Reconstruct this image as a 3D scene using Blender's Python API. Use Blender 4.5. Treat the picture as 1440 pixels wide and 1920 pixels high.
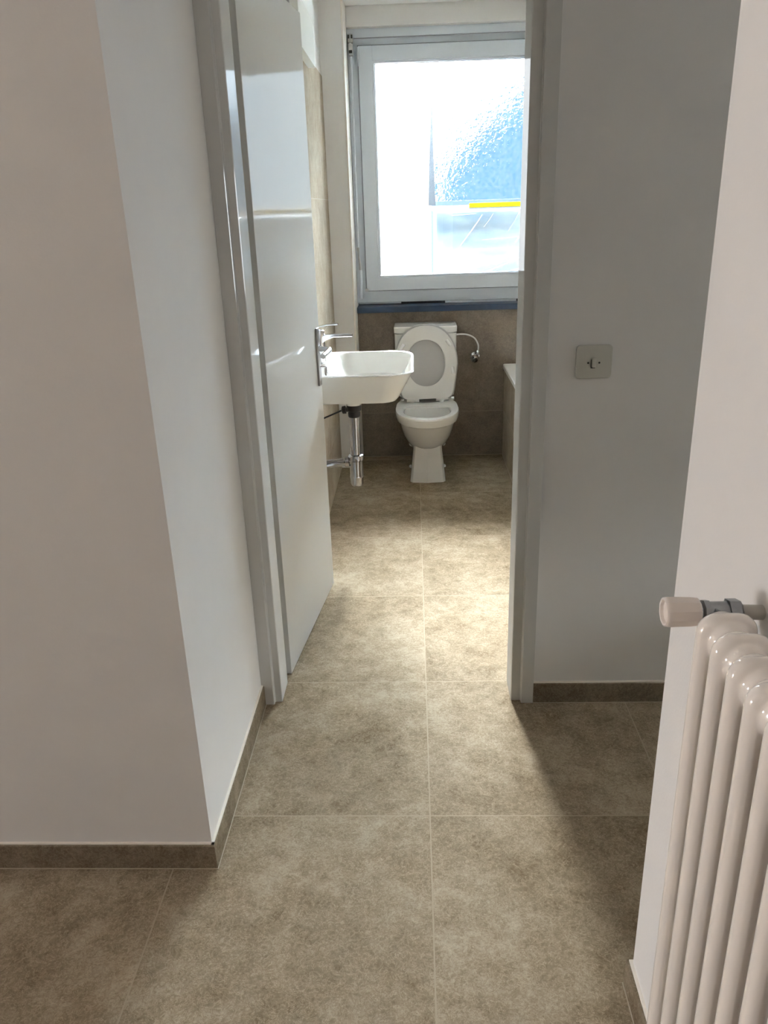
import bpy, bmesh, math, random
from mathutils import Vector, Matrix
random.seed(4)
scn = bpy.context.scene
for o in list(bpy.data.objects): bpy.data.objects.remove(o)
COL = scn.collection

# ------------------------------------------------------------------ camera
F, YAW, PITCH, ROLL = 1480.82, -0.0444134, 0.3657087, -0.0329461
CAM = Vector((-0.0202139, -1.5714905, 1.4165596))
fwd = Vector((math.sin(YAW)*math.cos(PITCH), math.cos(YAW)*math.cos(PITCH), -math.sin(PITCH)))
r0 = Vector((math.cos(YAW), -math.sin(YAW), 0)); u0 = r0.cross(fwd)
rr = r0*math.cos(ROLL) + u0*math.sin(ROLL); uu = u0*math.cos(ROLL) - r0*math.sin(ROLL)
cd = bpy.data.cameras.new('camera'); cam = bpy.data.objects.new('camera', cd); COL.objects.link(cam)
M = Matrix((rr, uu, -fwd)).transposed().to_4x4(); M.translation = CAM; cam.matrix_world = M
cd.sensor_fit = 'VERTICAL'; cd.sensor_height = 36; cd.lens = 36*F/1920; cd.clip_start = 0.02
scn.camera = cam

# ------------------------------------------------------------------ sky, daylight, exposure
SKY = 400.0; SIDE_BOOST = 9.5
w = bpy.data.worlds.new('overcast_sky'); scn.world = w; w.use_nodes = True
wn = w.node_tree; bg = wn.nodes['Background']; bg.inputs[1].default_value = SKY
# overcast sky: bright haze at the horizon, several times brighter overhead, dim towards the ground
wt = wn.nodes.new('ShaderNodeTexCoord'); ws = wn.nodes.new('ShaderNodeSeparateXYZ'); wr = wn.nodes.new('ShaderNodeMapRange'); wc = wn.nodes.new('ShaderNodeValToRGB')
wn.links.new(wt.outputs['Generated'], ws.inputs[0]); wn.links.new(ws.outputs['Z'], wr.inputs['Value'])
wr.inputs['From Min'].default_value = -.4; wr.inputs['From Max'].default_value = .9; wn.links.new(wr.outputs[0], wc.inputs[0])
we = wc.color_ramp.elements
we[0].position = 0; we[0].color = (.0065,.0066,.0067,1); we[1].position = 1; we[1].color = (1.5,1.51,1.52,1)
for p_, c_ in ((.23,(.0042,.0043,.0044,1)), (.47,(.0050,.00515,.0053,1)), (.535,(.08,.082,.084,1)), (.65,(.20,.203,.206,1)), (.77,(.34,.344,.35,1)), (.88,(.74,.745,.75,1))):
    e_ = we.new(p_); e_.color = c_
# sky boosted towards -x to strengthen the light through the added hall window
wa = wn.nodes.new('ShaderNodeMath'); wa.operation = 'MULTIPLY'; wa.inputs[1].default_value = -1; wn.links.new(ws.outputs['X'], wa.inputs[0])
wcmb = wn.nodes.new('ShaderNodeCombineXYZ')
for i_, tint in enumerate((1.0, .93, .97)):
    wx = wn.nodes.new('ShaderNodeMapRange'); wx.interpolation_type = 'SMOOTHSTEP'; wx.inputs['From Min'].default_value = .75; wx.inputs['From Max'].default_value = 1.0
    wx.inputs['To Min'].default_value = (.985, .99, 1.025)[i_]; wx.inputs['To Max'].default_value = SIDE_BOOST*tint
    wn.links.new(wa.outputs[0], wx.inputs['Value']); wn.links.new(wx.outputs[0], wcmb.inputs[i_])
wm = wn.nodes.new('ShaderNodeVectorMath'); wm.operation = 'MULTIPLY'; wn.links.new(wc.outputs[0], wm.inputs[0]); wn.links.new(wcmb.outputs[0], wm.inputs[1]); wn.links.new(wm.outputs[0], bg.inputs[0])
def portal(name, loc, rot, sx, sy):
    l = bpy.data.lights.new(name, 'AREA'); l.shape = 'RECTANGLE'; l.size = sx; l.size_y = sy; l.cycles.is_portal = True
    o = bpy.data.objects.new(name, l); COL.objects.link(o); o.location = loc; o.rotation_euler = rot
HW = dict(y0=-1.5, y1=-0.3, z0=0.3, z1=1.08)          # unseen window left of the camera, added to light the hall
portal('bathroom_daylight', (0.33, 3.38, 1.59), (-math.pi/2, 0, 0), 1.30, 1.38)
portal('hall_fill_daylight', (-5.42, (HW['y0']+HW['y1'])/2, (HW['z0']+HW['z1'])/2), (0, -math.pi/2, 0), HW['z1']-HW['z0'], HW['y1']-HW['y0'])  # sky portal for the added hall window
RW = dict(y0=-.30, y1=.35, z0=.9, z1=1.7)        # unseen small window added to light the recess and corridor wall
portal('recess_fill_daylight', (2.57, (RW['y0']+RW['y1'])/2, 1.3), (0, math.pi/2, 0), RW['z1']-RW['z0'], RW['y1']-RW['y0'])  # sky portal for the added recess window
scn.view_settings.view_transform = 'Standard'; scn.view_settings.look = 'None'
scn.view_settings.exposure = 1.82; scn.view_settings.gamma = 1.0; scn.view_settings.use_curve_mapping = False

# ------------------------------------------------------------------ materials
def mat(name, color=(.8,.8,.8), rough=.5, metal=0., spec=.5, coat=0., noise=None, bump=None, emis=None, trans=0., ior=1.45):
    m = bpy.data.materials.new(name); m.use_nodes = True
    nt = m.node_tree; b = nt.nodes['Principled BSDF']
    b.inputs['Base Color'].default_value = (*color, 1); b.inputs['Roughness'].default_value = rough
    b.inputs['Metallic'].default_value = metal; b.inputs['Specular IOR Level'].default_value = spec
    b.inputs['Coat Weight'].default_value = coat; b.inputs['Coat Roughness'].default_value = .08
    b.inputs['Transmission Weight'].default_value = trans; b.inputs['IOR'].default_value = ior
    tc = nt.nodes.new('ShaderNodeTexCoord')
    if noise:
        sc, amt = noise
        n = nt.nodes.new('ShaderNodeTexNoise'); n.inputs['Scale'].default_value = sc; n.inputs['Detail'].default_value = 4
        nt.links.new(tc.outputs['Object'], n.inputs['Vector'])
        r = nt.nodes.new('ShaderNodeValToRGB')
        r.color_ramp.elements[0].position = .3; r.color_ramp.elements[1].position = .7
        r.color_ramp.elements[0].color = (*[c*(1-amt) for c in color], 1); r.color_ramp.elements[1].color = (*[min(1, c*(1+amt)) for c in color], 1)
        nt.links.new(n.outputs['Fac'], r.inputs[0]); nt.links.new(r.outputs[0], b.inputs['Base Color'])
    if bump:
        sc, st, dist = bump
        n = nt.nodes.new('ShaderNodeTexNoise'); n.inputs['Scale'].default_value = sc; n.inputs['Detail'].default_value = 3
        nt.links.new(tc.outputs['Object'], n.inputs['Vector'])
        bp = nt.nodes.new('ShaderNodeBump'); bp.inputs['Strength'].default_value = st; bp.inputs['Distance'].default_value = dist
        nt.links.new(n.outputs['Fac'], bp.inputs['Height']); nt.links.new(bp.outputs[0], b.inputs['Normal'])
    return m

def lacquer(name, color, gloss, rough):
    """paint under a thin weak gloss layer"""
    m = bpy.data.materials.new(name); m.use_nodes = True; nt = m.node_tree; nt.nodes.clear()
    out = nt.nodes.new('ShaderNodeOutputMaterial'); mx = nt.nodes.new('ShaderNodeMixShader'); d = nt.nodes.new('ShaderNodeBsdfDiffuse'); g = nt.nodes.new('ShaderNodeBsdfGlossy')
    tc = nt.nodes.new('ShaderNodeTexCoord'); n = nt.nodes.new('ShaderNodeTexNoise'); n.inputs['Scale'].default_value = 3; nt.links.new(tc.outputs['Object'], n.inputs['Vector'])
    r = nt.nodes.new('ShaderNodeValToRGB'); r.color_ramp.elements[0].color = (*[c*.99 for c in color], 1); r.color_ramp.elements[1].color = (*[c*1.01 for c in color], 1)
    nt.links.new(n.outputs['Fac'], r.inputs[0]); nt.links.new(r.outputs[0], d.inputs[0]); g.inputs['Roughness'].default_value = rough; mx.inputs[0].default_value = gloss
    bp = nt.nodes.new('ShaderNodeBump'); bp.inputs['Strength'].default_value = .03; bp.inputs['Distance'].default_value = .004; n2 = nt.nodes.new('ShaderNodeTexNoise'); n2.inputs['Scale'].default_value = 16
    nt.links.new(tc.outputs['Object'], n2.inputs['Vector']); nt.links.new(n2.outputs['Fac'], bp.inputs['Height']); nt.links.new(bp.outputs[0], g.inputs['Normal'])
    nt.links.new(d.outputs[0], mx.inputs[1]); nt.links.new(g.outputs[0], mx.inputs[2]); nt.links.new(mx.outputs[0], out.inputs[0]); return m

def tile(name, cols, grout, axes, size, off, g=.003, rough=.4, spec=.01, grain=1.0):
    """stone-look porcelain tile; axes = which object axes carry the joints"""
    m = bpy.data.materials.new(name); m.use_nodes = True
    nt = m.node_tree; N = nt.nodes; L = nt.links; b = N['Principled BSDF']
    tc = N.new('ShaderNodeTexCoord'); sx = N.new('ShaderNodeSeparateXYZ'); L.new(tc.outputs['Object'], sx.inputs[0])
    def math_(op, a, bb=None, c=None):
        n = N.new('ShaderNodeMath'); n.operation = op
        for i, v in enumerate((a, bb, c)):
            if v is None: continue
            if isinstance(v, (int, float)): n.inputs[i].default_value = v
            else: L.new(v, n.inputs[i])
        return n.outputs[0]
    masks = []; ids = []
    for ax, s, of in zip(axes, size, off):
        v = math_('SUBTRACT', sx.outputs['XYZ'.index(ax)], of)
        masks.append(math_('LESS_THAN', math_('PINGPONG', v, s/2), g/2))
        ids.append(math_('FLOOR', math_('DIVIDE', v, s)))
    mask = masks[0]
    for k in masks[1:]: mask = math_('MAXIMUM', mask, k)
    idn = ids[0] if len(ids) == 1 else math_('ADD', math_('MULTIPLY', ids[0], 3.7), math_('MULTIPLY', ids[1], 7.9))
    cmb = N.new('ShaderNodeCombineXYZ'); L.new(idn, cmb.inputs[0]); L.new(idn, cmb.inputs[1]); L.new(idn, cmb.inputs[2])
    add = N.new('ShaderNodeVectorMath'); add.operation = 'ADD'; L.new(tc.outputs['Object'], add.inputs[0]); L.new(cmb.outputs[0], add.inputs[1])
    def noise(sc, det, dist, ro=.6):
        n = N.new('ShaderNodeTexNoise'); n.inputs['Scale'].default_value = sc; n.inputs['Detail'].default_value = det
        n.inputs['Roughness'].default_value = ro; n.inputs['Distortion'].default_value = dist; L.new(add.outputs[0], n.inputs['Vector']); return n.outputs['Fac']
    big = noise(3.2, 3, .3); mid = noise(17, 10, .35, .74); fine = noise(130, 5, 1.0, .75)
    f = math_('ADD', math_('ADD', math_('MULTIPLY', big, .30), math_('MULTIPLY', mid, .38)), math_('MULTIPLY', fine, .32*grain))
    r = N.new('ShaderNodeValToRGB'); e = r.color_ramp.elements
    e[0].position = .395; e[0].color = (*cols[0], 1); e[1].position = .61; e[1].color = (*cols[2], 1)
    k = e.new(.49); k.color = (*cols[1], 1)
    L.new(f, r.inputs[0])
    # thin pale veins
    vn = noise(48, 6, 1.3, .7); vd = math_('ABSOLUTE', math_('SUBTRACT', vn, .5)); vm = math_('MULTIPLY', math_('LESS_THAN', vd, .014), .42*grain)
    mv = N.new('ShaderNodeMix'); mv.data_type = 'RGBA'; L.new(vm, mv.inputs['Factor']); L.new(r.outputs[0], mv.inputs['A']); mv.inputs['B'].default_value = (*[min(1, c*1.35) for c in cols[2]], 1)
    mx = N.new('ShaderNodeMix'); mx.data_type = 'RGBA'; L.new(mask, mx.inputs['Factor']); L.new(mv.outputs['Result'], mx.inputs['A']); mx.inputs['B'].default_value = (*grout, 1)
    L.new(mx.outputs['Result'], b.inputs['Base Color'])
    ro = math_('ADD', math_('MULTIPLY', mask, .4), math_('ADD', rough-.06, math_('MULTIPLY', mid, .12)))
    L.new(ro, b.inputs['Roughness']); b.inputs['Specular IOR Level'].default_value = spec
    h = math_('SUBTRACT', math_('MULTIPLY', mid, .25), mask); b.inputs['Specular IOR Level'].default_value = 0.
    gl = N.new('ShaderNodeBsdfGlossy'); gm = N.new('ShaderNodeMixShader'); gm.inputs[0].default_value = spec; L.new(ro, gl.inputs['Roughness'])
    L.new(b.outputs[0], gm.inputs[1]); L.new(gl.outputs[0], gm.inputs[2]); L.new(gm.outputs[0], N['Material Output'].inputs[0])
    bp = N.new('ShaderNodeBump'); bp.inputs['Strength'].default_value = .25; bp.inputs['Distance'].default_value = .0015
    L.new(h, bp.inputs['Height']); L.new(bp.outputs[0], b.inputs['Normal'])
    return m

PLASTER = mat('painted_plaster', (.74,.718,.69), .75, spec=.25, noise=(9, .012), bump=(190, .18, .0012))
PLASTER_B = mat('painted_plaster_bathroom', (.74,.725,.695), .6, spec=.3, noise=(9, .012), bump=(190, .12, .001))
CEIL = mat('ceiling_paint', (.78,.77,.74), .8, noise=(6, .01))
FCOL = ((.148,.107,.063), (.238,.184,.121), (.38,.315,.228))
FLOORT = tile('stone_floor_tile', FCOL, (.345,.28,.20), 'XY', (.6,.6), (0,0), g=.0034, rough=.42, spec=.0013)
BASET = tile('stone_baseboard_tile', tuple(tuple(c*.78 for c in k) for k in FCOL), (.3,.25,.19), 'XY', (.6,.6), (.12,.2), g=.003, rough=.4)
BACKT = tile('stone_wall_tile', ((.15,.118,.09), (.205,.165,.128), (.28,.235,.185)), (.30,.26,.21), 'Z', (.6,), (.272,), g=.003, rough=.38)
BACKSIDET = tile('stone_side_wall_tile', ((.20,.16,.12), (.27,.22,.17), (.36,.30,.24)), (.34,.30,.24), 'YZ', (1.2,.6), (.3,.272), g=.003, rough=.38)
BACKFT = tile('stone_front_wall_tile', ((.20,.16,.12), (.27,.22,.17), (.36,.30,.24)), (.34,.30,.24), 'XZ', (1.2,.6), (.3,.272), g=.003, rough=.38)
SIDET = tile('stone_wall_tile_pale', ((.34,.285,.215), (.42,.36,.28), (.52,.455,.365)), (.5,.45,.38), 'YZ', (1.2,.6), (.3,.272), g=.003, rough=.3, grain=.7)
CAULK = mat('white_caulk', (.80,.74,.66), .5, noise=(40,.03))
FRAMEP = lacquer('grey_frame_enamel', (.60,.59,.56), .14, .07)
DOORP = lacquer('white_door_lacquer', (.68,.68,.66), .07, .07)
PVC = mat('white_window_plastic', (.66,.71,.76), .3, noise=(5,.01))
GAPSHADE = mat('dark_gap_shade', (.03,.03,.035), .6, noise=(30,.1))  # dark colour standing for the shade under the window frame
TRAPC = mat('dark_chrome', (.40,.40,.42), .10, metal=1., noise=(20,.03))
CHROME = mat('chrome', (.72,.73,.75), .12, metal=1., noise=(20,.03))
STEEL = mat('brushed_steel', (.45,.45,.45), .32, metal=1., noise=(60,.06))
BLACKP = mat('black_plastic', (.02,.02,.022), .4, noise=(30,.1))
CERAM = mat('white_glazed_ceramic', (.81,.80,.76), .10, coat=.5, noise=(3,.01))
SEATP = mat('white_seat_plastic', (.80,.785,.75), .25, noise=(4,.01))
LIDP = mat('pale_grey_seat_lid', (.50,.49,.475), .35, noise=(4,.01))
BUFF = mat('white_rubber_buffer', (.92,.92,.90), .4, noise=(40,.02))
SILLM = mat('dark_blue_sill', (.008,.026,.060), .35, noise=(12,.15))
RADP = mat('cream_radiator_enamel', (.87,.805,.74), .13, coat=.5, noise=(5,.012), bump=(45,.05,.002))
KNOB = mat('cream_valve_plastic', (.78,.70,.64), .35, noise=(10,.02))
VALVEM = mat('dull_nickel_valve', (.30,.31,.32), .38, metal=1., noise=(60,.15), bump=(80,.3,.002))
PIPEP = mat('grey_painted_pipe', (.46,.44,.40), .5, noise=(30,.05))
SWITCHP = mat('cream_switch_plastic', (.57,.55,.49), .3, noise=(10,.01))
DARKH = mat('dark_screw_recess', (.03,.028,.02), .6, noise=(30,.1))
LAMPM = mat('white_lamp_acrylic', (.86,.87,.82), .3, noise=(6,.01))
TUBR = mat('white_bath_enamel', (.80,.78,.73), .4, spec=.2, noise=(3,.01))
HOSE = mat('white_water_hose', (.72,.72,.70), .35, noise=(20,.03))
YEL = mat('yellow_rail_paint', (.0165,.0122,.0005), .5, spec=0., noise=(30,.05))
WRAIL = mat('white_rail_paint', (.018,.017,.016), .5, spec=0., noise=(30,.05))
GREYPOST = mat('grey_post_paint', (.0055,.0066,.0078), .5, spec=0., noise=(40,.1))
NEIGH = mat('blue_grey_facade', (.0025,.0037,.0048), .8, spec=0., noise=(2,.15))
GROUND = mat('pale_ground', (.12,.12,.11), .9, noise=(1,.2))

def glassmat():
    m = bpy.data.materials.new('clear_window_glass'); m.use_nodes = True; nt = m.node_tree; nt.nodes.clear()
    out = nt.nodes.new('ShaderNodeOutputMaterial'); mx = nt.nodes.new('ShaderNodeMixShader'); t = nt.nodes.new('ShaderNodeBsdfTransparent'); g = nt.nodes.new('ShaderNodeBsdfGlossy')
    fr = nt.nodes.new('ShaderNodeFresnel'); fr.inputs[0].default_value = 1.45; g.inputs['Roughness'].default_value = .01
    n = nt.nodes.new('ShaderNodeTexNoise'); n.inputs['Scale'].default_value = 2; tc = nt.nodes.new('ShaderNodeTexCoord'); nt.links.new(tc.outputs['Object'], n.inputs['Vector'])
    r = nt.nodes.new('ShaderNodeValToRGB'); r.color_ramp.elements[0].color = (.93,.96,.96,1); r.color_ramp.elements[1].color = (.97,.985,.98,1)
    nt.links.new(n.outputs['Fac'], r.inputs[0]); nt.links.new(r.outputs[0], t.inputs[0])
    nt.links.new(fr.outputs[0], mx.inputs[0]); nt.links.new(t.outputs[0], mx.inputs[1]); nt.links.new(g.outputs[0], mx.inputs[2]); nt.links.new(mx.outputs[0], out.inputs[0]); return m
GLASS = glassmat()
def texglass():
    """pebbled privacy glass outside: blurs what stands behind it"""
    m = bpy.data.materials.new('pebbled_glass'); m.use_nodes = True; nt = m.node_tree; nt.nodes.clear()
    out = nt.nodes.new('ShaderNodeOutputMaterial'); g = nt.nodes.new('ShaderNodeBsdfRefraction'); g.inputs['IOR'].default_value = 1.12; g.inputs['Roughness'].default_value = .16
    tc = nt.nodes.new('ShaderNodeTexCoord'); v = nt.nodes.new('ShaderNodeTexNoise'); v.inputs['Scale'].default_value = 46; v.inputs['Detail'].default_value = 2; nt.links.new(tc.outputs['Object'], v.inputs['Vector'])
    b = nt.nodes.new('ShaderNodeBump'); b.inputs['Strength'].default_value = 1.0; b.inputs['Distance'].default_value = .013
    nt.links.new(v.outputs[0], b.inputs['Height']); nt.links.new(b.outputs[0], g.inputs['Normal'])
    r = nt.nodes.new('ShaderNodeValToRGB'); r.color_ramp.elements[0].color = (.70,.86,.98,1); r.color_ramp.elements[1].color = (.97,.99,1,1)
    r.color_ramp.elements[0].position=.35; r.color_ramp.elements[1].position=.6
    nt.links.new(v.outputs[0], r.inputs[0]); nt.links.new(r.outputs[0], g.inputs[0]); nt.links.new(g.outputs[0], out.inputs[0]); return m
PEBBLE = texglass()
def filmmat():
    m = bpy.data.materials.new('crumpled_plastic_film'); m.use_nodes = True; nt = m.node_tree; b = nt.nodes['Principled BSDF']
    tc = nt.nodes.new('ShaderNodeTexCoord'); mp = nt.nodes.new('ShaderNodeMapping'); mp.inputs['Rotation'].default_value = (0, .2, 0); mp.inputs['Scale'].default_value = (1.2, 1, 7)
    n = nt.nodes.new('ShaderNodeTexNoise'); n.inputs['Scale'].default_value = 3; n.inputs['Detail'].default_value = 6; n.inputs['Distortion'].default_value = .8
    nt.links.new(tc.outputs['Object'], mp.inputs[0]); nt.links.new(mp.outputs[0], n.inputs['Vector'])
    r = nt.nodes.new('ShaderNodeValToRGB'); e = r.color_ramp.elements; e[0].position = .35; e[0].color = (.0060,.0110,.0160,1); e[1].position = .68; e[1].color = (.0125,.0172,.0195,1)
    nt.links.new(n.outputs['Fac'], r.inputs[0]); nt.links.new(r.outputs[0], b.inputs['Base Color']); b.inputs['Roughness'].default_value = .35; b.inputs['Specular IOR Level'].default_value = .2
    return m
FILM = filmmat(); FILMF = mat('plastic_film_fold', (.025,.026,.027), .3, spec=.2, noise=(8,.1))

# ------------------------------------------------------------------ mesh helpers
def B(): return bmesh.new()
def box(bm, x0, x1, y0, y1, z0, z1, bev=0., seg=2):
    r = bmesh.ops.create_cube(bm, size=1)
    for v in r['verts']:
        v.co = Vector(((x0+x1)/2 + v.co.x*(x1-x0), (y0+y1)/2 + v.co.y*(y1-y0), (z0+z1)/2 + v.co.z*(z1-z0)))
    if bev > 0:
        es = {e for v in r['verts'] for e in v.link_edges}
        bmesh.ops.bevel(bm, geom=list(es), offset=bev, segments=seg, affect='EDGES', profile=.5)
    return bm
def ringloft(bm, rings, cap0=True, cap1=True, closed=True):
    vs = [[bm.verts.new(p) for p in r] for r in rings]
    n = len(vs[0])
    for a, b in zip(vs, vs[1:]):
        for i in range(n if closed else n-1):
            j = (i+1) % n
            try: bm.faces.new((a[i], a[j], b[j], b[i]))
            except ValueError: pass
    if cap0: bm.faces.new(list(reversed(vs[0])))
    if cap1: bm.faces.new(vs[-1])
    return vs
def cyl(bm, p0, p1, r0, r1=None, seg=24, cap=True):
    p0, p1 = Vector(p0), Vector(p1); r1 = r0 if r1 is None else r1
    d = (p1-p0).normalized(); a = d.orthogonal().normalized(); b = d.cross(a)
    rs = [[p + (a*math.cos(2*math.pi*i/seg) + b*math.sin(2*math.pi*i/seg))*r for i in range(seg)] for p, r in ((p0, r0), (p1, r1))]
    ringloft(bm, rs, cap, cap)
def lathe(bm, p0, axis, prof, seg=28):
    """prof: (distance along axis, radius)"""
    p0 = Vector(p0); d = Vector(axis).normalized(); a = d.orthogonal().normalized(); b = d.cross(a)
    ringloft(bm, [[p0 + d*t + (a*math.cos(2*math.pi*i/seg) + b*math.sin(2*math.pi*i/seg))*max(r, 1e-4) for i in range(seg)] for t, r in prof])
def tube(bm, pts, r, seg=12, sub=6):
    pts = [Vector(p) for p in pts]
    P = []
    for i in range(len(pts)-1):
        a = pts[max(i-1, 0)]; b = pts[i]; c = pts[i+1]; d = pts[min(i+2, len(pts)-1)]
        for k in range(sub):
            t = k/sub; P.append(.5*((2*b) + (c-a)*t + (2*a-5*b+4*c-d)*t*t + (3*b-a-3*c+d)*t**3))
    P.append(pts[-1]); rs = []; a = None
    for i, p in enumerate(P):
        d = (P[min(i+1, len(P)-1)] - P[max(i-1, 0)]).normalized()
        a = d.orthogonal().normalized() if a is None else (a - d*a.dot(d)).normalized()
        b = d.cross(a); rs.append([p + (a*math.cos(2*math.pi*j/seg) + b*math.sin(2*math.pi*j/seg))*r for j in range(seg)])
    ringloft(bm, rs)
def inv_of(parent):
    return Matrix.Translation(-parent.location) if parent.type == 'EMPTY' else Matrix.Identity(4)
def obj(name, bm, m, parent=None, smooth=True, kind=None, label=None):
    bmesh.ops.recalc_face_normals(bm, faces=bm.faces[:])
    me = bpy.data.meshes.new(name); bm.to_mesh(me); bm.free()
    if m: me.materials.append(m)
    if smooth:
        me.polygons.foreach_set('use_smooth', [True]*len(me.polygons))
        me.set_sharp_from_angle(angle=math.radians(35))
    o = bpy.data.objects.new(name, me); COL.objects.link(o)
    if smooth:
        wnm = o.modifiers.new('weighted_normals', 'WEIGHTED_NORMAL'); wnm.keep_sharp = True; wnm.weight = 100
    if parent: o.parent = parent; o.matrix_parent_inverse = inv_of(parent)
    if kind: o['kind'] = kind
    if label: o['label'] = label
    return o
def struct(name, bm, m, smooth=False, label=None):
    return obj(name, bm, m, None, smooth, 'structure', label)
def tag(o, label, cat, group=None):
    o['label'] = label; o['category'] = cat
    if group: o['group'] = group
    return o
def thing(name, label, cat, loc, group=None):
    o = bpy.data.objects.new(name, None); COL.objects.link(o); o.location = loc; o.empty_display_size = .1
    return tag(o, label, cat, group)
def rrect(x0, x1, y0, y1, rad, n=8):
    """rounded rectangle outline in the plane; rad = 4 corner radii (x1y1, x0y1, x0y0, x1y0)"""
    out = []
    cs = ((x1, y1, 0), (x0, y1, 1), (x0, y0, 2), (x1, y0, 3))
    for (cx, cy, q), r in zip(cs, rad):
        ox = cx - r if cx == x1 else cx + r; oy = cy - r if cy == y1 else cy + r
        for k in range(n+1):
            a = math.pi/2*(q + k/n); out.append((ox + r*math.cos(a), oy + r*math.sin(a)))
    return out

# ------------------------------------------------------------------ the setting
H = 2.385
WX = -.46                       # tiled left wall of the bathroom
struct('floor', box(B(), -5.7, 2.7, -7.2, 3.5, -.12, 0), FLOORT)
struct('ceiling', box(B(), -5.7, 2.7, -7.2, 3.5, H, H+.12), CEIL)
struct('wall_corridor_left', box(B(), -5.6, -.505, -.16, .60, 0, H), PLASTER)
bm = B(); box(bm, .315, 2.55, .49, .60, 0, H); box(bm, -.505, .315, .49, .60, 2.06, H)
struct('wall_doorway', bm, PLASTER)
struct('wall_radiator', box(B(), .375, 2.55, -7.0, -.465, 0, H), PLASTER)
bm = B(); box(bm, 2.55, 2.7, -7.2, RW['y0'], 0, H); box(bm, 2.55, 2.7, RW['y1'], 3.5, 0, H); box(bm, 2.55, 2.7, RW['y0'], RW['y1'], 0, RW['z0']); box(bm, 2.55, 2.7, RW['y0'], RW['y1'], RW['z1'], H)
struct('wall_hall_right', bm, PLASTER)
bm = B(); f = .05
for a in ((RW['y0'], RW['y0']+f, RW['z0'], RW['z1']), (RW['y1']-f, RW['y1'], RW['z0'], RW['z1']), (RW['y0']+f, RW['y1']-f, RW['z0'], RW['z0']+f), (RW['y0']+f, RW['y1']-f, RW['z1']-f, RW['z1'])):
    box(bm, 2.60, 2.66, a[0], a[1], a[2], a[3])
struct('added_canopy', box(B(), 2.7, 4.6, -1.2, 1.3, 1.72, 1.80), PLASTER, label='unseen canopy added to block high sky from the recess window')  # added out of view to keep high sky off the recess
w3 = struct('added_window_3', bm, PVC)  # added window, out of view, lights the recess
obj('glass_pane', box(B(), 2.648, 2.652, RW['y0']+f, RW['y1']-f, RW['z0']+f, RW['z1']-f), GLASS, w3, False)
struct('wall_hall_back', box(B(), -5.6, 2.7, -7.2, -7.0, 0, H), PLASTER)
# hall left wall with an opening for the added window
bm = B(); x0, x1 = -5.6, -5.4
box(bm, x0, x1, -7.0, HW['y0'], 0, H); box(bm, x0, x1, HW['y1'], -.16, 0, H)
box(bm, x0, x1, HW['y0'], HW['y1'], 0, HW['z0']); box(bm, x0, x1, HW['y0'], HW['y1'], HW['z1'], H)
struct('wall_hall_left', bm, PLASTER)
bm = B(); f = .06
for a in ((HW['y0'], HW['y0']+f, HW['z0'], HW['z1']), (HW['y1']-f, HW['y1'], HW['z0'], HW['z1']), (HW['y0']+f, HW['y1']-f, HW['z0'], HW['z0']+f), (HW['y0']+f, HW['y1']-f, HW['z1']-f, HW['z1'])):
    box(bm, -5.55, -5.49, a[0], a[1], a[2], a[3])
w2 = struct('added_window_2', bm, PVC)  # added window, out of view, lights the hall walls
obj('glass_pane', box(B(), -5.522, -5.518, HW['y0']+f, HW['y1']-f, HW['z0']+f, HW['z1']-f), GLASS, w2, False)
# bathroom
bm = B(); box(bm, -.62, -.505, .60, 1.5, 0, H); struct('wall_bathroom_left_door', bm, PLASTER_B)
struct('wall_bathroom_left', box(B(), -.62, WX, 1.5, 3.08, 2.046, H), PLASTER_B)
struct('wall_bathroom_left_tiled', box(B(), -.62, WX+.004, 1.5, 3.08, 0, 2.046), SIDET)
struct('wall_bathroom_shaft', box(B(), WX-.01, -.343, 2.87, 3.42, 0, H), PLASTER_B)
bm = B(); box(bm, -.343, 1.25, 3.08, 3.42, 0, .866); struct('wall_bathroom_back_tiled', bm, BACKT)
bm = B(); box(bm, -.343, 1.25, 3.08, 3.42, 2.292, H); box(bm, 1.0, 1.25, 3.08, 3.42, .866, 2.292)
struct('wall_bathroom_back', bm, PLASTER_B)
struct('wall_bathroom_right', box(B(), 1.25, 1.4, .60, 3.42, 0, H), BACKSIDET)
struct('cladding_bathroom_front', box(B(), .335, 1.25, .60, .612, 0, 2.046), BACKFT)  # unseen dark tile cladding added to lower bounced light
# white corner bead on the shaft's window edge
struct('trim_1', box(B(), -.349, -.3405, 2.866, 3.08, 0, H, .0015), CAULK)

# baseboards with their caulk line
def baseb(name, x0, x1, y0, y1, cx0, cx1, cy0, cy1):
    b = struct(name, box(B(), x0, x1, y0, y1, 0, .066, .001, 1), BASET)
    obj('caulk_line', box(B(), cx0, cx1, cy0, cy1, .066, .0695), CAULK, b, False)
baseb('baseboard_front', -5.4, -.4955, -.1705, -.16, -5.4, -.499, -.166, -.16)
baseb('baseboard_corridor', -.505, -.4955, -.16, .4795, -.505, -.499, -.166, .4795)
baseb('baseboard_doorway', .3235, 2.55, .4795, .49, .3235, 2.55, .484, .49)
baseb('baseboard_radiator', .3645, .375, -7.0, -.4545, .369, .375, -7.0, -.459)
baseb('baseboard_recess', .375, 2.55, -.465, -.4545, .375, 2.55, -.465, -.459)
# grout line between baseboards and floor
bm = B()
box(bm, -5.4, -.4935, -.1725, -.1705, 0, .0012); box(bm, -.4955, -.4935, -.1725, .4795, 0, .0012)
box(bm, .3235, 2.55, .4775, .4795, 0, .0012); box(bm, .3625, .3645, -7, -.4525, 0, .0012); box(bm, -.34, .507, 3.076, 3.079, 0, .002); box(bm, .504, .507, 1.45, 3.076, 0, .002)
struct('trim_2', bm, mat('pale_floor_grout', (.42,.35,.26), .8, noise=(60,.05)))

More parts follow.
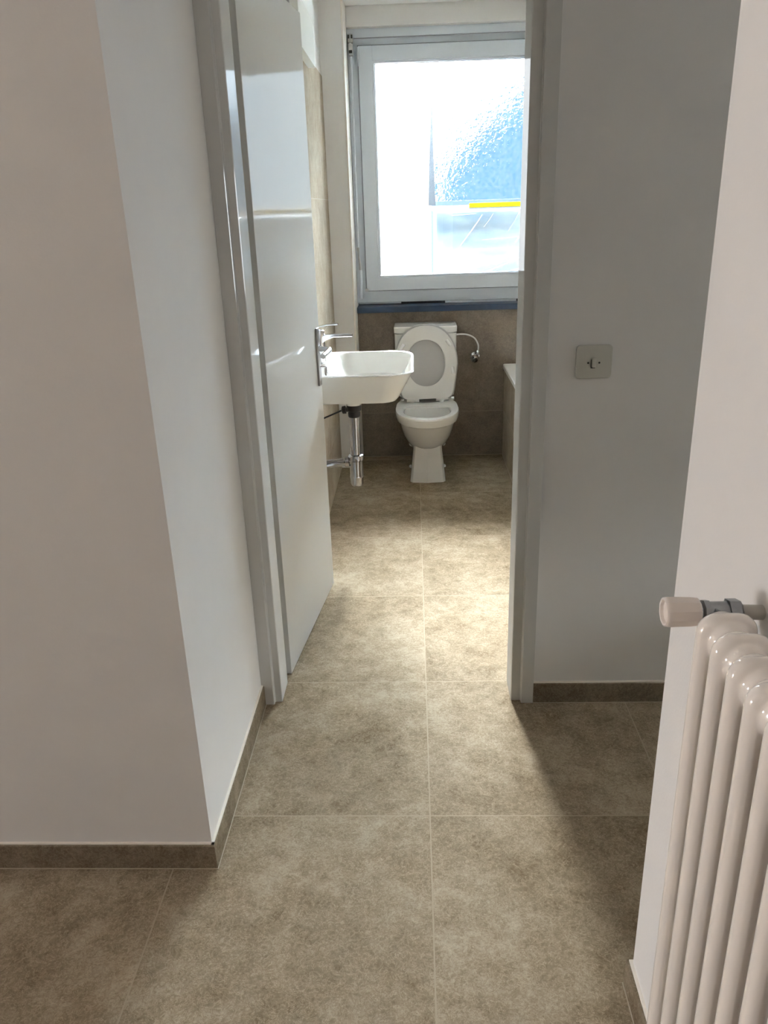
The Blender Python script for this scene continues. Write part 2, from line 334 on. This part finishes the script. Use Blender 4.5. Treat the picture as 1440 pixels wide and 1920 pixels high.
# steel door frame: stepped profile swept up both jambs and across the head
def jamb(bm, s, xo, xi):
    # s=+1: left jamb (room side of casing grows to +x), outline in plan
    st = xo + s*.036
    pts = [(xo, .49), (xo, .4795), (st-s*.002, .4795), (st, .4815), (st, .492), (st+s*.002, .4945), (xi-s*.002, .4945), (xi, .4965), (xi, .603), (xi-s*.015, .603), (xi-s*.015, .640), (xo-s*.01, .640), (xo-s*.01, .60), (xo, .60)]
    ringloft(bm, [[Vector((x, y, z)) for x, y in pts] for z in (0, 2.06)])
bm = B(); jamb(bm, 1, -.5045, -.4465); jamb(bm, -1, .3225, .2575)
box(bm, -.4465, .2575, .4965, .640, 2.02, 2.06); box(bm, -.5045, .3225, .4795, .4945, 2.035, 2.095)
struct('trim_3', bm, FRAMEP)

# ------------------------------------------------------------------ door (open into the bathroom)
hx, hy = -.438, .642; ex, ey = -.362, 1.315
dv = Vector((ex-hx, ey-hy, 0)); DL = dv.length; dv.normalize(); nv = Vector((dv.y, -dv.x, 0))    # nv points to the room (+x)
def dp(t, n, z): return Vector((hx, hy, 0)) + dv*t + nv*n + Vector((0, 0, z))
def dbox(bm, t0, t1, n0, n1, z0, z1, bev=0, seg=2):
    k = len(bm.verts); box(bm, t0, t1, n0, n1, z0, z1, bev, seg); bm.verts.ensure_lookup_table()
    for v in bm.verts[k:]:
        v.co = dp(v.co.x, v.co.y, v.co.z)
bm = B(); dbox(bm, 0, DL, -.022, 0, .006, 2.005, .002); dbox(bm, .012, DL-.013, -.040, -.021, .006, 1.992, .001, 1)
door = struct('door_1', bm, DOORP, True)
PT = DL-.047
ph = obj('door_handle', (lambda b: (dbox(b, PT-.018, PT+.018, 0, .008, .826, 1.032, .003), b)[1])(B()), STEEL, door)
bm = B(); lathe(bm, dp(PT, .006, .957), nv, [(0,.013),(.004,.013),(.005,.0095),(.034,.009)])
tube(bm, [dp(PT,.032,.957), dp(PT-.002,.043,.957), dp(PT-.018,.049,.956), dp(PT-.05,.048,.953), dp(PT-.085,.046,.951), dp(PT-.108,.045,.950)], .0095, 14)
obj('lever', bm, CHROME, ph)
bm = B(); lathe(bm, dp(PT, .007, .895), nv, [(0,.006),(.002,.006),(.0025,.0025),(.022,.0025)], 12)
k = dp(PT, .028, .886); tube(bm, [k+Vector((0,0,.009)), k+dv*.008+Vector((0,0,.004)), k+dv*.009-Vector((0,0,.012)), k-Vector((0,0,.022)), k-dv*.009-Vector((0,0,.012)), k-dv*.008+Vector((0,0,.004)), k+Vector((0,0,.009))], .0025, 8)
obj('key', bm, STEEL, ph)

# ------------------------------------------------------------------ bathroom window
W0, W1, Z0, Z1 = -.343, 1.0, .912, 2.292
def frame4(bm, x0, x1, z0, z1, t, y0, y1, bev=.003, tb=None):
    tb = t if tb is None else tb
    box(bm, x0, x0+t, y0, y1, z0, z1, bev); box(bm, x1-t, x1, y0, y1, z0, z1, bev)
    box(bm, x0+t-.002, x1-t+.002, y0, y1, z0, z0+tb, bev); box(bm, x0+t-.002, x1-t+.002, y0, y1, z1-t, z1, bev)
bm = B(); frame4(bm, W0, W1, Z0, Z1, .085, 3.155, 3.23, .003, .095)
win = struct('window_1', bm, PVC, True)
box_top = box(B(), W0, W1, 3.125, 3.16, 2.25, 2.292, .002)
obj('frame_head', box_top, PVC, win)
bm = B(); frame4(bm, W0+.056, W1-.056, Z0+.068, Z1-.075, .074, 3.137, 3.21, .004)
sash = obj('window_sash', bm, PVC, win)
bm = B(); frame4(bm, W0+.0525, W1-.0525, Z0+.0645, Z1-.0715, .0035, 3.148, 3.16, 0)
obj('sash_gap_line', bm, mat('sash_gap_grey', (.20,.22,.25), .6, noise=(30,.05)), win)  # grey strip painted as the dark gap around the sash
bm = B(); box(bm, W0+.04, W1, 3.122, 3.1255, 2.247, 2.2505); obj('head_joint', bm, mat('grey_joint', (.28,.30,.33), .6, noise=(30,.05)), win, False)
bm = B(); frame4(bm, W0+.128, W1-.128, Z0+.140, Z1-.147, .012, 3.142, 3.17, .003)
obj('glazing_bead', bm, PVC, sash)
bm = B(); frame4(bm, W0+.1385, W1-.1385, Z0+.1505, Z1-.1575, .004, 3.150, 3.17, 0)
obj('gasket', bm, mat('grey_gasket', (.35,.37,.4), .6, noise=(30,.05)), sash)
obj('glass_pane', box(B(), W0+.135, W1-.135, 3.172, 3.176, Z0+.147, Z1-.154), GLASS, sash, False)
bm = B(); cyl(bm, (W0+.056, 3.128, 2.135), (W0+.056, 3.128, 2.21), .008); cyl(bm, (W0+.056, 3.128, 2.122), (W0+.056, 3.128, 2.135), .005, .008)
obj('hinge', bm, PVC, win)
obj('hinge_cover', box(B(), W0+.048, W0+.066, 3.127, 3.14, Z0+.066, Z0+.082, .002), STEEL, win)
sill = obj('window_sill', box(B(), W0+.002, W1-.002, 3.035, 3.24, .866, .899, .003), SILLM, win)
# shade of the gap under the frame painted as a dark strip, pale packers
bm = B(); box(bm, W0+.004, W1-.004, 3.160, 3.215, .899, .912); obj('under_frame_shade', bm, GAPSHADE, win, False)
bm = B(); box(bm, .165, .575, 3.150, 3.162, .899, .911, .001); obj('packing_strip', bm, PVC, win)
bm = B(); box(bm, -.345+.01, -.09, 3.152, 3.162, .904, .912, .001); obj('packing_strip', bm, PVC, win)

# blind crank in the left reveal
cr = thing('blind_crank', 'grey roller blind crank gear and rod in the left window reveal', 'blind crank', (W0+.02, 3.11, 1.0))
bm = B(); box(bm, W0+.006, W0+.034, 3.095, 3.125, 2.225, 2.266, .004); box(bm, W0+.009, W0+.033, 3.088, 3.120, 2.165, 2.222, .006)
lathe(bm, (W0+.020, 3.098, 2.215), (0,-1,0), [(0,.010),(.006,.010),(.009,.005)], 16)
obj('gearbox', bm, STEEL, cr)
for a in ((W0+.008, W0+.018, 3.090, 3.096, 2.244, 2.260), (W0+.024, W0+.033, 3.090, 3.096, 2.244, 2.260), (W0+.013, W0+.029, 3.084, 3.090, 2.176, 2.190)):
    obj('screw', box(B(), *a), DARKH, cr)
bm = B(); cyl(bm, (W0+.019, 3.100, 1.20), (W0+.020, 3.106, 2.19), .006, seg=12); obj('rod', bm, PVC, cr)
bm = B(); tube(bm, [(W0+.019,3.100,1.22),(W0+.021,3.094,1.17),(W0+.026,3.088,1.13),(W0+.027,3.086,1.09)], .006, 12); obj('crank_joint', bm, STEEL, cr)
bm = B(); cyl(bm, (W0+.027, 3.086, 1.10), (W0+.026, 3.086, .945), .0095, .0105, seg=16); obj('handle', bm, PVC, cr)

# ------------------------------------------------------------------ bathtub (mostly behind the door jamb)
tb = thing('bathtub', 'white built-in bathtub edge with beige tiled side beside the toilet', 'bathtub', (.88, 2.3, 0))
bm = B()
o1 = rrect(.498, 1.246, 1.45, 3.078, (.01,.01,.01,.01), 6); i1 = rrect(.565, 1.19, 1.56, 3.00, (.12,.12,.12,.12), 6); i2 = rrect(.64, 1.12, 1.72, 2.88, (.12,.12,.12,.12), 6)
ringloft(bm, [[Vector((x,y,z)) for x,y in p] for p,z in ((o1,.528),(o1,.548),(rrect(.502,1.242,1.454,3.074,(.01,)*4,6),.552),(i1,.552),(i1,.535),(i2,.16))], False, True)
obj('tub_shell', bm, TUBR, tb)
bm = B(); box(bm, .507, .53, 1.47, 3.078, 0, .528); box(bm, .53, 1.246, 1.47, 1.5, 0, .528); obj('side_panel', bm, SIDET, tb, False)

# ------------------------------------------------------------------ toilet
TX = .045
tl = thing('toilet', 'white ceramic close coupled toilet with seat raised under the window', 'toilet', (TX, 2.75, 0))
def egg(w, yf, yb, z, n=40, p=2.3, back=.55):
    """plan outline: round front, squarer back"""
    out = []; ym = yf + (yb-yf)*.52
    for i in range(n):
        a = 2*math.pi*i/n; c, s = math.cos(a), math.sin(a)
        if s < 0:   # front half
            x = math.copysign(abs(c)**(2/2.15), c)*w/2; y = ym + math.copysign(abs(s)**(2/2.15), s)*(ym-yf)
        else:
            x = math.copysign(abs(c)**(2/4.5), c)*w/2*(1-.10*s); y = ym + abs(s)**(2/4.5)*(yb-ym)
        out.append(Vector((TX+x, y, z)))
    return out
bm = B()
ringloft(bm, [egg(.205, 2.60, 2.80, .185), egg(.19,2.565,2.83,.19), egg(.235, 2.515, 2.86, .225), egg(.268, 2.472, 2.88, .262), egg(.290, 2.436, 2.885, .305), egg(.302, 2.415, 2.885, .335),
    egg(.306, 2.405, 2.885, .348), egg(.334, 2.397, 2.89, .353), egg(.345, 2.390, 2.89, .372), egg(.347, 2.386, 2.89, .392), egg(.340, 2.390, 2.886, .400),
    egg(.258, 2.432, 2.72, .4005), egg(.246, 2.442, 2.712, .396), egg(.262, 2.432, 2.722, .375), egg(.235, 2.455, 2.705, .31), egg(.16, 2.52, 2.66, .23), egg(.07, 2.57, 2.62, .20)])
bowl = obj('bowl', bm, CERAM, tl)
# pedestal with a centre ridge and the trapway behind
def ped(w, yf, yb, z, rd=.012):
    h = w/2
    return [Vector((TX+x, y, z)) for x, y in ((-h, yb), (-h, yf+.03), (-h+.004, yf+.022), (-h*.86, yf+.008), (-.004, yf-rd*.15), (0, yf-rd*.3), (.004, yf-rd*.15), (h*.86, yf+.008), (h-.004, yf+.022), (h, yf+.03), (h, yb))]
bm = B()
ringloft(bm, [ped(.196, 2.563, 2.80, 0), ped(.192, 2.565, 2.80, .02), ped(.176, 2.563, 2.80, .10), ped(.156, 2.556, 2.80, .19), ped(.15, 2.553, 2.80, .24)])
obj('pedestal', bm, CERAM, tl)
bm = B()
ringloft(bm, [rr_ for rr_ in [[Vector((TX+x, y, z)) for x, y in rrect(-a, a, 2.66, 3.05, (.02,)*4, 4)] for a, z in ((.097,0),(.095,.02),(.085,.06),(.08,.20),(.10,.27),(.13,.34),(.15,.385),(.15,.399))]])
obj('trapway', bm, CERAM, tl)
for s in (-1, 1):
    bm = B(); lathe(bm, (TX+s*.088, 2.72, .045), (s, 0, .35), [(0,.009),(.012,.009),(.016,.005)], 14); obj('floor_bolt_cap', bm, BUFF, tl)
bm = B()
ringloft(bm, [[Vector((TX+x, y, z)) for x, y in rrect(-a, a, yf, 3.075, (.02,.02,.025,.025), 5)] for a, yf, z in ((.150,2.925,.398),(.160,2.908,.41),(.168,2.900,.46),(.172,2.895,.60),(.174,2.893,.764))])
tank = obj('cistern', bm, CERAM, tl)
bm = B()
ringloft(bm, [[Vector((TX+x, y, z)) for x, y in rrect(-a, a, yf, 3.078, (.02,.02,.025,.025), 5)] for a, yf, z in ((.165,2.905,.764),(.165,2.905,.7695),(.176,2.889,.770),(.177,2.888,.798),(.174,2.892,.804))])
obj('cistern_lid', bm, CERAM, tl)
bm = B(); lathe(bm, (TX, 2.985, .802), (0,0,1), [(0,.022),(.003,.022),(.005,.018)], 20); obj('flush_button', bm, CHROME, tl)
# raised seat: local u across, v upwards along the lean, n towards the viewer
P0 = Vector((TX+.006, 2.805, .416)); lean = Vector((-.012, .082, .403)).normalized(); acr = Vector((1, 0, .03)).normalized(); nn = acr.cross(lean).normalized(); nn = nn if nn.y < 0 else -nn
def sp(u, v, n): return P0 + acr*u + lean*v + nn*n
def seat_out(sc, top, n=48):
    out = []
    for i in range(n):
        a = 2*math.pi*i/n; c, s = math.cos(a), math.sin(a)
        if s > 0: u = math.copysign(abs(c)**(2/2.2), c)*.178*sc; v = .185 + abs(s)**(2/2.2)*(top-.185)
        else:
            v = .185 - abs(s)**(2/10)*.185; k = max(0, .185-v)/.185
            u = math.copysign(abs(c)**(2/10), c)*.178*sc*(1-.17*k)
        out.append((u, v))
    return out
def seat_in(n=48, w=.104, v0=.070, v1=.322):
    vm = (v0+v1)/2; hh = (v1-v0)/2; out = []
    for i in range(n):
        a = 2*math.pi*i/n; c, s = math.cos(a), math.sin(a)
        out.append((math.copysign(abs(c)**(2/2.2), c)*w, vm + math.copysign(abs(s)**(2/2.2), s)*hh))
    return out
bm = B()
A = seat_out(1.0, .412); A2 = seat_out(.97, .406)
ringloft(bm, [[sp(u, v, -.006) for u, v in A2], [sp(u, v, -.004) for u, v in A], [sp(u, v, .006) for u, v in A], [sp(u, v, .010) for u, v in A2]])
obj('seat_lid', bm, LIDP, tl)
bm = B()
O = seat_out(.965, .400); O2 = seat_out(.935, .394); I = seat_in(); I2 = seat_in(48, .110, .063, .329)
vs = ringloft(bm, [[sp(u, v, .016) for u, v in I2], [sp(u, v, .013) for u, v in O2], [sp(u, v, .018) for u, v in O], [sp(u, v, .026) for u, v in O], [sp(u, v, .030) for u, v in O2], [sp(u, v, .032) for u, v in I2], [sp(u, v, .028) for u, v in I], [sp(u, v, .018) for u, v in I], [sp(u, v, .016) for u, v in I2]], False, False)
bmesh.ops.remove_doubles(bm, verts=bm.verts[:], dist=1e-6)
seat = obj('seat', bm, SEATP, tl)
for u, v, ang in ((-.128, .29, -35), (.128, .30, 35), (.146, .15, 5), (-.146, .15, -5)):
    bm = B(); ax = acr*math.sin(math.radians(-ang)) + lean*math.cos(math.radians(ang))
    tube(bm, [sp(u, v, .033)-ax*.018, sp(u, v, .035), sp(u, v, .033)+ax*.018], .009, 10); obj('seat_buffer', bm, BUFF, seat)
for u in (-.082, .082):
    bm = B(); cyl(bm, sp(u-.035, -.004, .012), sp(u+.035, -.004, .012), .011, seg=16); cyl(bm, sp(u, -.004, .012), Vector((TX+u, 2.80, .398)), .012, .015, 16)
    obj('hinge', bm, SEATP, tl)
    bm = B(); cyl(bm, sp(u-.058*(1 if u < 0 else -1)-.008, -.002, .012), sp(u-.058*(1 if u < 0 else -1)+.008, -.002, .012), .009, seg=14); obj('hinge_bolt', bm, CHROME, tl)

# stop valve on the wall and its hose
sv = thing('stop_valve', 'chrome water stop valve on the dark tiled wall right of the toilet', 'valve', (.335, 3.08, .60))
bm = B(); lathe(bm, (.335, 3.079, .600), (0,-1,0), [(0,.027),(.004,.026),(.008,.012),(.035,.012),(.036,.015),(.046,.015),(.048,.008)], 20); obj('valve_body', bm, CHROME, sv)
bm = B(); lathe(bm, (.335, 3.045, .600), (-.3,-1,-.35), [(0,.008),(.010,.008),(.011,.024),(.026,.022),(.030,.013)], 8); obj('valve_handle', bm, CHROME, sv)
bm = B(); lathe(bm, (.345, 3.045, .606), (.12,0,1), [(0,.009),(.022,.009),(.023,.011),(.034,.010),(.036,.006)], 6); obj('outlet_nut', bm, CHROME, sv)
h = obj('water_hose', (lambda b: (tube(b, [(.350,3.045,.638),(.349,3.04,.672),(.327,3.03,.712),(.285,3.01,.735),(.245,2.99,.742),(.212,2.985,.740)], .0045, 10), b)[1])(B()), HOSE)
tag(h, 'thin curved white water hose from stop valve to toilet cistern', 'hose')

# ------------------------------------------------------------------ washbasin
BZ = .832
wb = thing('washbasin', 'white ceramic wall hung washbasin with rounded front behind the door', 'washbasin', (WX, 1.66, .70))
def bo(x0, x1, y0, y1, z, rf, rb=.012):
    return [Vector((x, y, z)) for x, y in rrect(x0, x1, y0, y1, (rf, rb, rb, rf), 12)]
bm = B(); L0 = WX+.002
ringloft(bm, [bo(L0, -.112, 1.425, 1.895, .718, .055), bo(L0, -.092, 1.41, 1.91, .7215, .065), bo(L0, -.080, 1.402, 1.918, .735, .075), bo(L0, -.034, 1.384, 1.936, .815, .10), bo(L0, -.026, 1.380, 1.940, .826, .105),
    bo(L0, -.022, 1.378, 1.942, .830, .108), bo(L0+.002, -.026, 1.382, 1.938, BZ+.002, .105), bo(-.360, -.033, 1.391, 1.929, BZ+.001, .098, .10), bo(-.352, -.038, 1.396, 1.924, BZ-.006, .095, .10), bo(-.335, -.050, 1.412, 1.908, .78, .09, .10), bo(-.315, -.080, 1.44, 1.88, .748, .08, .10), bo(-.28, -.19, 1.60, 1.72, .738, .04, .04)])
obj('basin', bm, CERAM, wb)
bm = B()
ringloft(bm, [[Vector((x, y, z)) for x, y in rrect(-.275-a, -.275+a, 1.65-b, 1.65+b, (c,)*4, 6)] for a, b, c, z in ((.068,.075,.05,.722),(.052,.052,.045,.695),(.032,.032,.03,.672),(.029,.029,.028,.660))])
obj('drain_boss', bm, CERAM, wb)
bm = B(); lathe(bm, (-.235, 1.66, .7385), (0,0,1), [(0,.020),(.003,.020),(.005,.012),(.009,.011),(.010,.004)], 18); obj('drain_plug', bm, CHROME, wb)
bm = B(); lathe(bm, (-.330, 1.60, .79), (1,0,.4), [(0,.009),(.003,.009),(.004,.005)], 14); obj('overflow_ring', bm, CHROME, wb)

tap = thing('basin_tap', 'chrome single lever mixer tap on the rear of the washbasin', 'tap', (-.402, 1.66, BZ))
bm = B(); lathe(bm, (-.402, 1.66, BZ+.001), (0,0,1), [(0,.026),(.006,.026),(.009,.022),(.10,.021),(.118,.022),(.135,.020),(.140,.012)], 24); obj('tap_body', bm, CHROME, tap)
bm = B()
ringloft(bm, [[Vector((x, 1.66+y, zc+z)) for y, z in rrect(-w_, w_, -t_, t_, (.004,)*4, 3)] for x, w_, t_, zc in ((-.395,.017,.016,.930),(-.375,.016,.012,.942),(-.345,.015,.0075,.947),(-.30,.014,.0065,.947),(-.268,.013,.006,.946))])
spout = obj('spout', bm, CHROME, tap)
bm = B(); lathe(bm, (-.279, 1.66, .947), (.1,0,-1), [(0,.010),(.006,.010),(.008,.008)], 16); obj('aerator', bm, BLACKP, spout)
bm = B()
ringloft(bm, [[Vector((x, 1.66+y, zc+z)) for y, z in rrect(-.012, .012, -.0035, .0035, (.003,)*4, 3)] for x, zc in ((-.42,.978),(-.40,.984),(-.37,.990),(-.325,.991))])
obj('tap_lever', bm, CHROME, tap)

tr = thing('bottle_trap', 'chrome bottle trap and waste pipe under the washbasin', 'drain trap', (-.275, 1.65, .31))
TXX, TY = -.275, 1.65
bm = B(); lathe(bm, (TXX, TY, .662), (0,0,-1), [(0,.030),(.004,.031),(.022,.030),(.028,.024),(.034,.026),(.048,.025),(.052,.022)], 24); obj('waste_fitting', bm, BLACKP, tr)
bm = B(); lathe(bm, (TXX, TY, .625), (0,0,-1), [(0,.0215),(.185,.0215)], 28); obj('tail_pipe', bm, TRAPC, tr)
bm = B(); lathe(bm, (TXX, TY, .448), (0,0,-1), [(0,.024),(.003,.031),(.010,.034),(.024,.034),(.028,.029)], 12); obj('slip_nut', bm, TRAPC, tr)
bm = B(); lathe(bm, (TXX, TY, .425), (0,0,-1), [(0,.0285),(.070,.0285),(.073,.030),(.080,.030),(.083,.0285),(.108,.027),(.116,.022),(.120,.012)], 32); obj('bottle', bm, TRAPC, tr)
bm = B(); cyl(bm, (TXX-.02, TY, .418), (WX+.006, TY-.01, .402), .0175, seg=24); obj('outlet_pipe', bm, TRAPC, tr)
bm = B(); lathe(bm, (TXX-.028, TY, .416), (-1,-.05,-.08), [(0,.018),(.004,.022),(.020,.022),(.026,.016)], 12); obj('outlet_nut', bm, TRAPC, tr)
bm = B(); lathe(bm, (WX+.005, TY-.01, .402), (1,0,.08), [(0,.036),(.004,.034),(.010,.020),(.03,.019)], 24); obj('wall_flange', bm, TRAPC, tr)
bm = B(); lathe(bm, (TXX-.022, TY, .643), (-1,0,-.1), [(0,.010),(.010,.010),(.011,.017),(.026,.016),(.030,.007)], 14); cyl(bm, (TXX-.045, TY, .641), (WX+.05, TY-.04, .612), .0035, seg=10); obj('pop_up_rod', bm, BLACKP, tr)
bm = B(); lathe(bm, (WX+.005, 1.93, .475), (1,0,0), [(0,.014),(.006,.014),(.009,.009)], 16)
tag(obj('wall_pipe_cap', bm, STEEL), 'small round grey cap on the tiled wall below the washbasin', 'cap')

# lamp high on the left wall
lp = thing('wall_lamp', 'white rectangular wall lamp high on the left bathroom wall', 'lamp', (WX, 1.80, 2.03))
bm = B(); box(bm, WX+.004, -.428, 1.56, 2.03, 1.99, 2.15, .003); obj('lamp_base', bm, STEEL, lp)
bm = B()
yz = [(1.58,1.966),(2.058,1.962),(2.063,2.108),(1.985,2.113),(1.95,2.118),(1.70,2.118),(1.58,2.118)]
ringloft(bm, [[Vector((x, y, z)) for y, z in yz] for x in (-.43, -.402, -.400)]); obj('lamp_shade', bm, LAMPM, lp, False)

# ------------------------------------------------------------------ light switch in the hall
sw = thing('light_switch', 'square cream light switch on the wall right of the bathroom door', 'light switch', (.4425, .49, 1.033))
def plate(bm, x0, x1, z0, z1, y0, y1, r, e=.003):
    ringloft(bm, [[Vector((x, y, z)) for x, z in rrect(x0+k, x1-k, z0+k, z1-k, (r,)*4, 6)] for y, k in ((y0, 0), (y1+e*.6, 0), (y1, e))])
bm = B(); plate(bm, .3965, .4885, .990, 1.076, .4895, .482, .010); obj('switch_plate', bm, SWITCHP, sw)
bm = B(); plate(bm, .4365, .4465, 1.020, 1.044, .4815, .4735, .003, .002)
obj('toggle', bm, SWITCHP, sw)
bm = B(); plate(bm, .4345, .4365, 1.019, 1.040, .4835, .4812, .0008, .0002); plate(bm, .4345, .446, 1.017, 1.0195, .4835, .4812, .0008, .0002); obj('toggle_slot', bm, DARKH, sw)
for x in (.4275, .4560):
    bm = B(); lathe(bm, (x, .4825, 1.031), (0,-1,0), [(0,.0026),(.0008,.0026),(.001,.0015)], 12); obj('screw', bm, DARKH, sw)

# ------------------------------------------------------------------ radiator
RX0, RX1 = .289, .356; RT, RB = .988, .12
rad = thing('radiator', 'cream enamelled two column steel radiator on the right hall wall', 'radiator', (.3225, -1.1, RB))
TRr = .0125
def section(yc):
    """two columns bent into a flat-topped head, with the hub that joins it to its neighbours"""
    bm = B(); xc = (RX0+RX1)/2
    xa, xb = RX0+TRr, RX1-TRr; cr_ = .010
    def corner(cx, cz, a0, a1, n=6): return [(cx+cr_*math.cos(a0+(a1-a0)*k/n), cz+cr_*math.sin(a0+(a1-a0)*k/n)) for k in range(n+1)]
    zt, zb = RT-TRr, RB+TRr; pi = math.pi
    path = corner(xa+cr_, zt-cr_, pi, pi/2) + corner(xb-cr_, zt-cr_, pi/2, 0) + corner(xb-cr_, zb+cr_, 0, -pi/2) + corner(xa+cr_, zb+cr_, -pi/2, -pi)
    n = len(path); rings = []
    for i in range(n):
        (ax, az), (bx, bz) = path[i-1], path[(i+1) % n]
        d = Vector((bx-ax, 0, bz-az)).normalized(); o = Vector((d.z, 0, -d.x))
        rings.append([Vector((path[i][0], yc, path[i][1])) + (o*math.cos(2*pi*k/20) + Vector((0,1,0))*math.sin(2*pi*k/20))*TRr for k in range(20)])
    rings.append(rings[0]); ringloft(bm, rings, False, False); bmesh.ops.remove_doubles(bm, verts=bm.verts[:], dist=1e-6)
    for z, s in ((RT, -1), (RB, 1)):
        z0, z1 = sorted((z + s*.006, z + s*.040)); box(bm, RX0+.006, RX1-.006, yc-.0105, yc+.0105, z0, z1, .006, 3)
        lathe(bm, (xc, yc-.0236, z + s*.029), (0,1,0), [(0,.0205),(.004,.0225),(.010,.0245),(.0236,.0252),(.037,.0245),(.043,.0225),(.0472,.0205)], 32)
    return bm
P = .0458; Y0 = -.786
tmp = obj('section', section(Y0), None)
md = tmp.modifiers.new('r', 'REMESH'); md.mode = 'VOXEL'; md.voxel_size = .0021; md2 = tmp.modifiers.new('s', 'SMOOTH'); md2.factor = .5; md2.iterations = 5
cast = bpy.data.meshes.new_from_object(tmp.evaluated_get(bpy.context.evaluated_depsgraph_get())); bpy.data.objects.remove(tmp)
cast.materials.clear(); cast.materials.append(RADP); cast.polygons.foreach_set('use_smooth', [True]*len(cast.polygons))
s0 = bpy.data.objects.new('section', cast); COL.objects.link(s0); s0.parent = rad; s0.matrix_parent_inverse = inv_of(rad)
for k in range(1, 13):
    c = s0.copy(); COL.objects.link(c); c.parent = rad; c.matrix_parent_inverse = s0.matrix_parent_inverse.copy(); c.location = (0, -P*k, 0)
XC = (RX0+RX1)/2
VY, VZ = -.752, .972
bm = B(); lathe(bm, (XC, -.764, .961), (0,1,0), [(0,.020),(.004,.021),(.012,.018),(.016,.014)], 6)
cyl(bm, (XC-.012, VY, VZ), (XC+.014, VY, VZ), .0125, .0125, 20); lathe(bm, (XC-.010, VY, VZ), (-1,0,0), [(0,.015),(.006,.015),(.008,.011),(.014,.011)], 8)
lathe(bm, (XC+.012, VY, VZ), (1,0,0), [(0,.0165),(.012,.0165),(.016,.010)], 6); lathe(bm, (XC, -.764, .961), (0,1,.9), [(0,.013),(.016,.012)], 16)
obj('valve_body', bm, VALVEM, rad)
bm = B(); lathe(bm, (.302, VY, VZ+.001), (-1,0,0), [(0,.0145),(.002,.0165),(.010,.0175),(.035,.0182),(.0385,.0175),(.0400,.0160),(.0395,.0142),(.036,.0130),(.0355,.001)], 10); obj('valve_knob', bm, KNOB, rad)
bm = B(); cyl(bm, (XC+.016, VY, VZ), (.3745, VY, VZ-.001), .0088, seg=20); obj('supply_pipe', bm, PIPEP, rad)
for y in (-.90, -1.26):
    bm = B(); box(bm, .356, .3745, y-.012, y+.012, .84, .90, .002); obj('wall_bracket', bm, RADP, rad)
bm = B(); cyl(bm, (XC, -.765, RB+.027), (XC, -.735, RB+.027), .012); cyl(bm, (XC, -.742, RB+.027), (XC, -.742, .0), .009); obj('return_pipe', bm, PIPEP, rad)

# ------------------------------------------------------------------ outside the window
OY = 3.95
sc = thing('privacy_screen', 'pebbled glass screen standing outside above the yellow and white rail', 'screen', (.9, OY, 1.0))
obj('glass_sheet', box(B(), .125, 1.9, OY, OY+.012, 1.455, 2.6), PEBBLE, sc, False)
bm = B(); ringloft(bm, [[Vector((xc+dx*w_, OY-.012+dy*.02, z)) for dx, dy in ((-1,-1),(1,-1),(1,1),(-1,1))] for xc, w_, z in ((.113,.023,1.43),(.111,.017,1.62),(.112,.010,1.80),(.116,.002,2.02))])
obj('post', bm, GREYPOST, sc)
rl = thing('guard_rail', 'yellow and white scaffold guard rail outside the window', 'rail', (.7, OY-.05, 1.42))
obj('white_section', box(B(), .10, .352, OY-.05, OY-.02, 1.398, 1.426, .002), WRAIL, rl, label='white painted rail section')
obj('yellow_section', box(B(), .352, 1.9, OY-.05, OY-.02, 1.408, 1.437, .002), YEL, rl, label='yellow painted rail section')
fs = thing('plastic_sheet', 'wrinkled bluish plastic sheet hung below the guard rail outside', 'plastic sheet', (.9, OY, .6))
bm = B(); nx, nz = 60, 40; g = []
for j in range(nz+1):
    row = []
    for i in range(nx+1):
        x = .12 + 1.7*i/nx; z = .55 + .85*j/nz
        row.append(bm.verts.new((x, OY + .002*math.sin(9*x+34*z)*math.sin(51*z-5*x) + .001*math.sin(40*x+62*z), z)))
    g.append(row)
for j in range(nz):
    for i in range(nx): bm.faces.new((g[j][i], g[j][i+1], g[j+1][i+1], g[j+1][i]))
o = obj('sheet', bm, FILM, fs); md = o.modifiers.new('thickness', 'SOLIDIFY'); md.thickness = .002
for a, b_, r in (((.30,1.18),(.44,1.365),.0055), ((.25,1.08),(.30,1.16),.004), ((.45,1.29),(.51,1.37),.003), ((.66,1.19),(.71,1.27),.008), ((.40,1.035),(.62,1.10),.006), ((.45,1.00),(.75,1.11),.010), ((.52,.97),(.85,1.07),.014), ((.61,1.26),(.68,1.38),.002), ((.24,1.365),(.40,1.372),.002), ((.30,1.15),(.66,1.16),.0015), ((.44,1.21),(.72,1.225),.0015)):
    bm = B(); m_ = ((a[0]+b_[0])/2+.002, (a[1]+b_[1])/2); tube(bm, [(a[0], OY-.008, a[1]), (m_[0], OY-.012, m_[1]), (b_[0], OY-.008, b_[1])], r*.6, 8); obj('fold', bm, FILMF, fs)
nb = thing('neighbour_building', 'blue grey building with sloping roof seen blurred through pebbled glass', 'building', (3, 9, -3))
bm = B(); ringloft(bm, [[Vector((x, y, z)) for x, z in ((.25,-3),(.27,1.66),(.38,1.9),(.60,2.12),(.90,2.35),(1.2,2.6),(1.5,2.72),(1.85,2.5),(1.9,-3))] for y in (8, 11)]); obj('facade', bm, NEIGH, nb, False)
struct('trim_4', box(B(), -14, 16, 3.6, 26, -3.2, -3.0), GROUND, label='ground outside below the bathroom window')
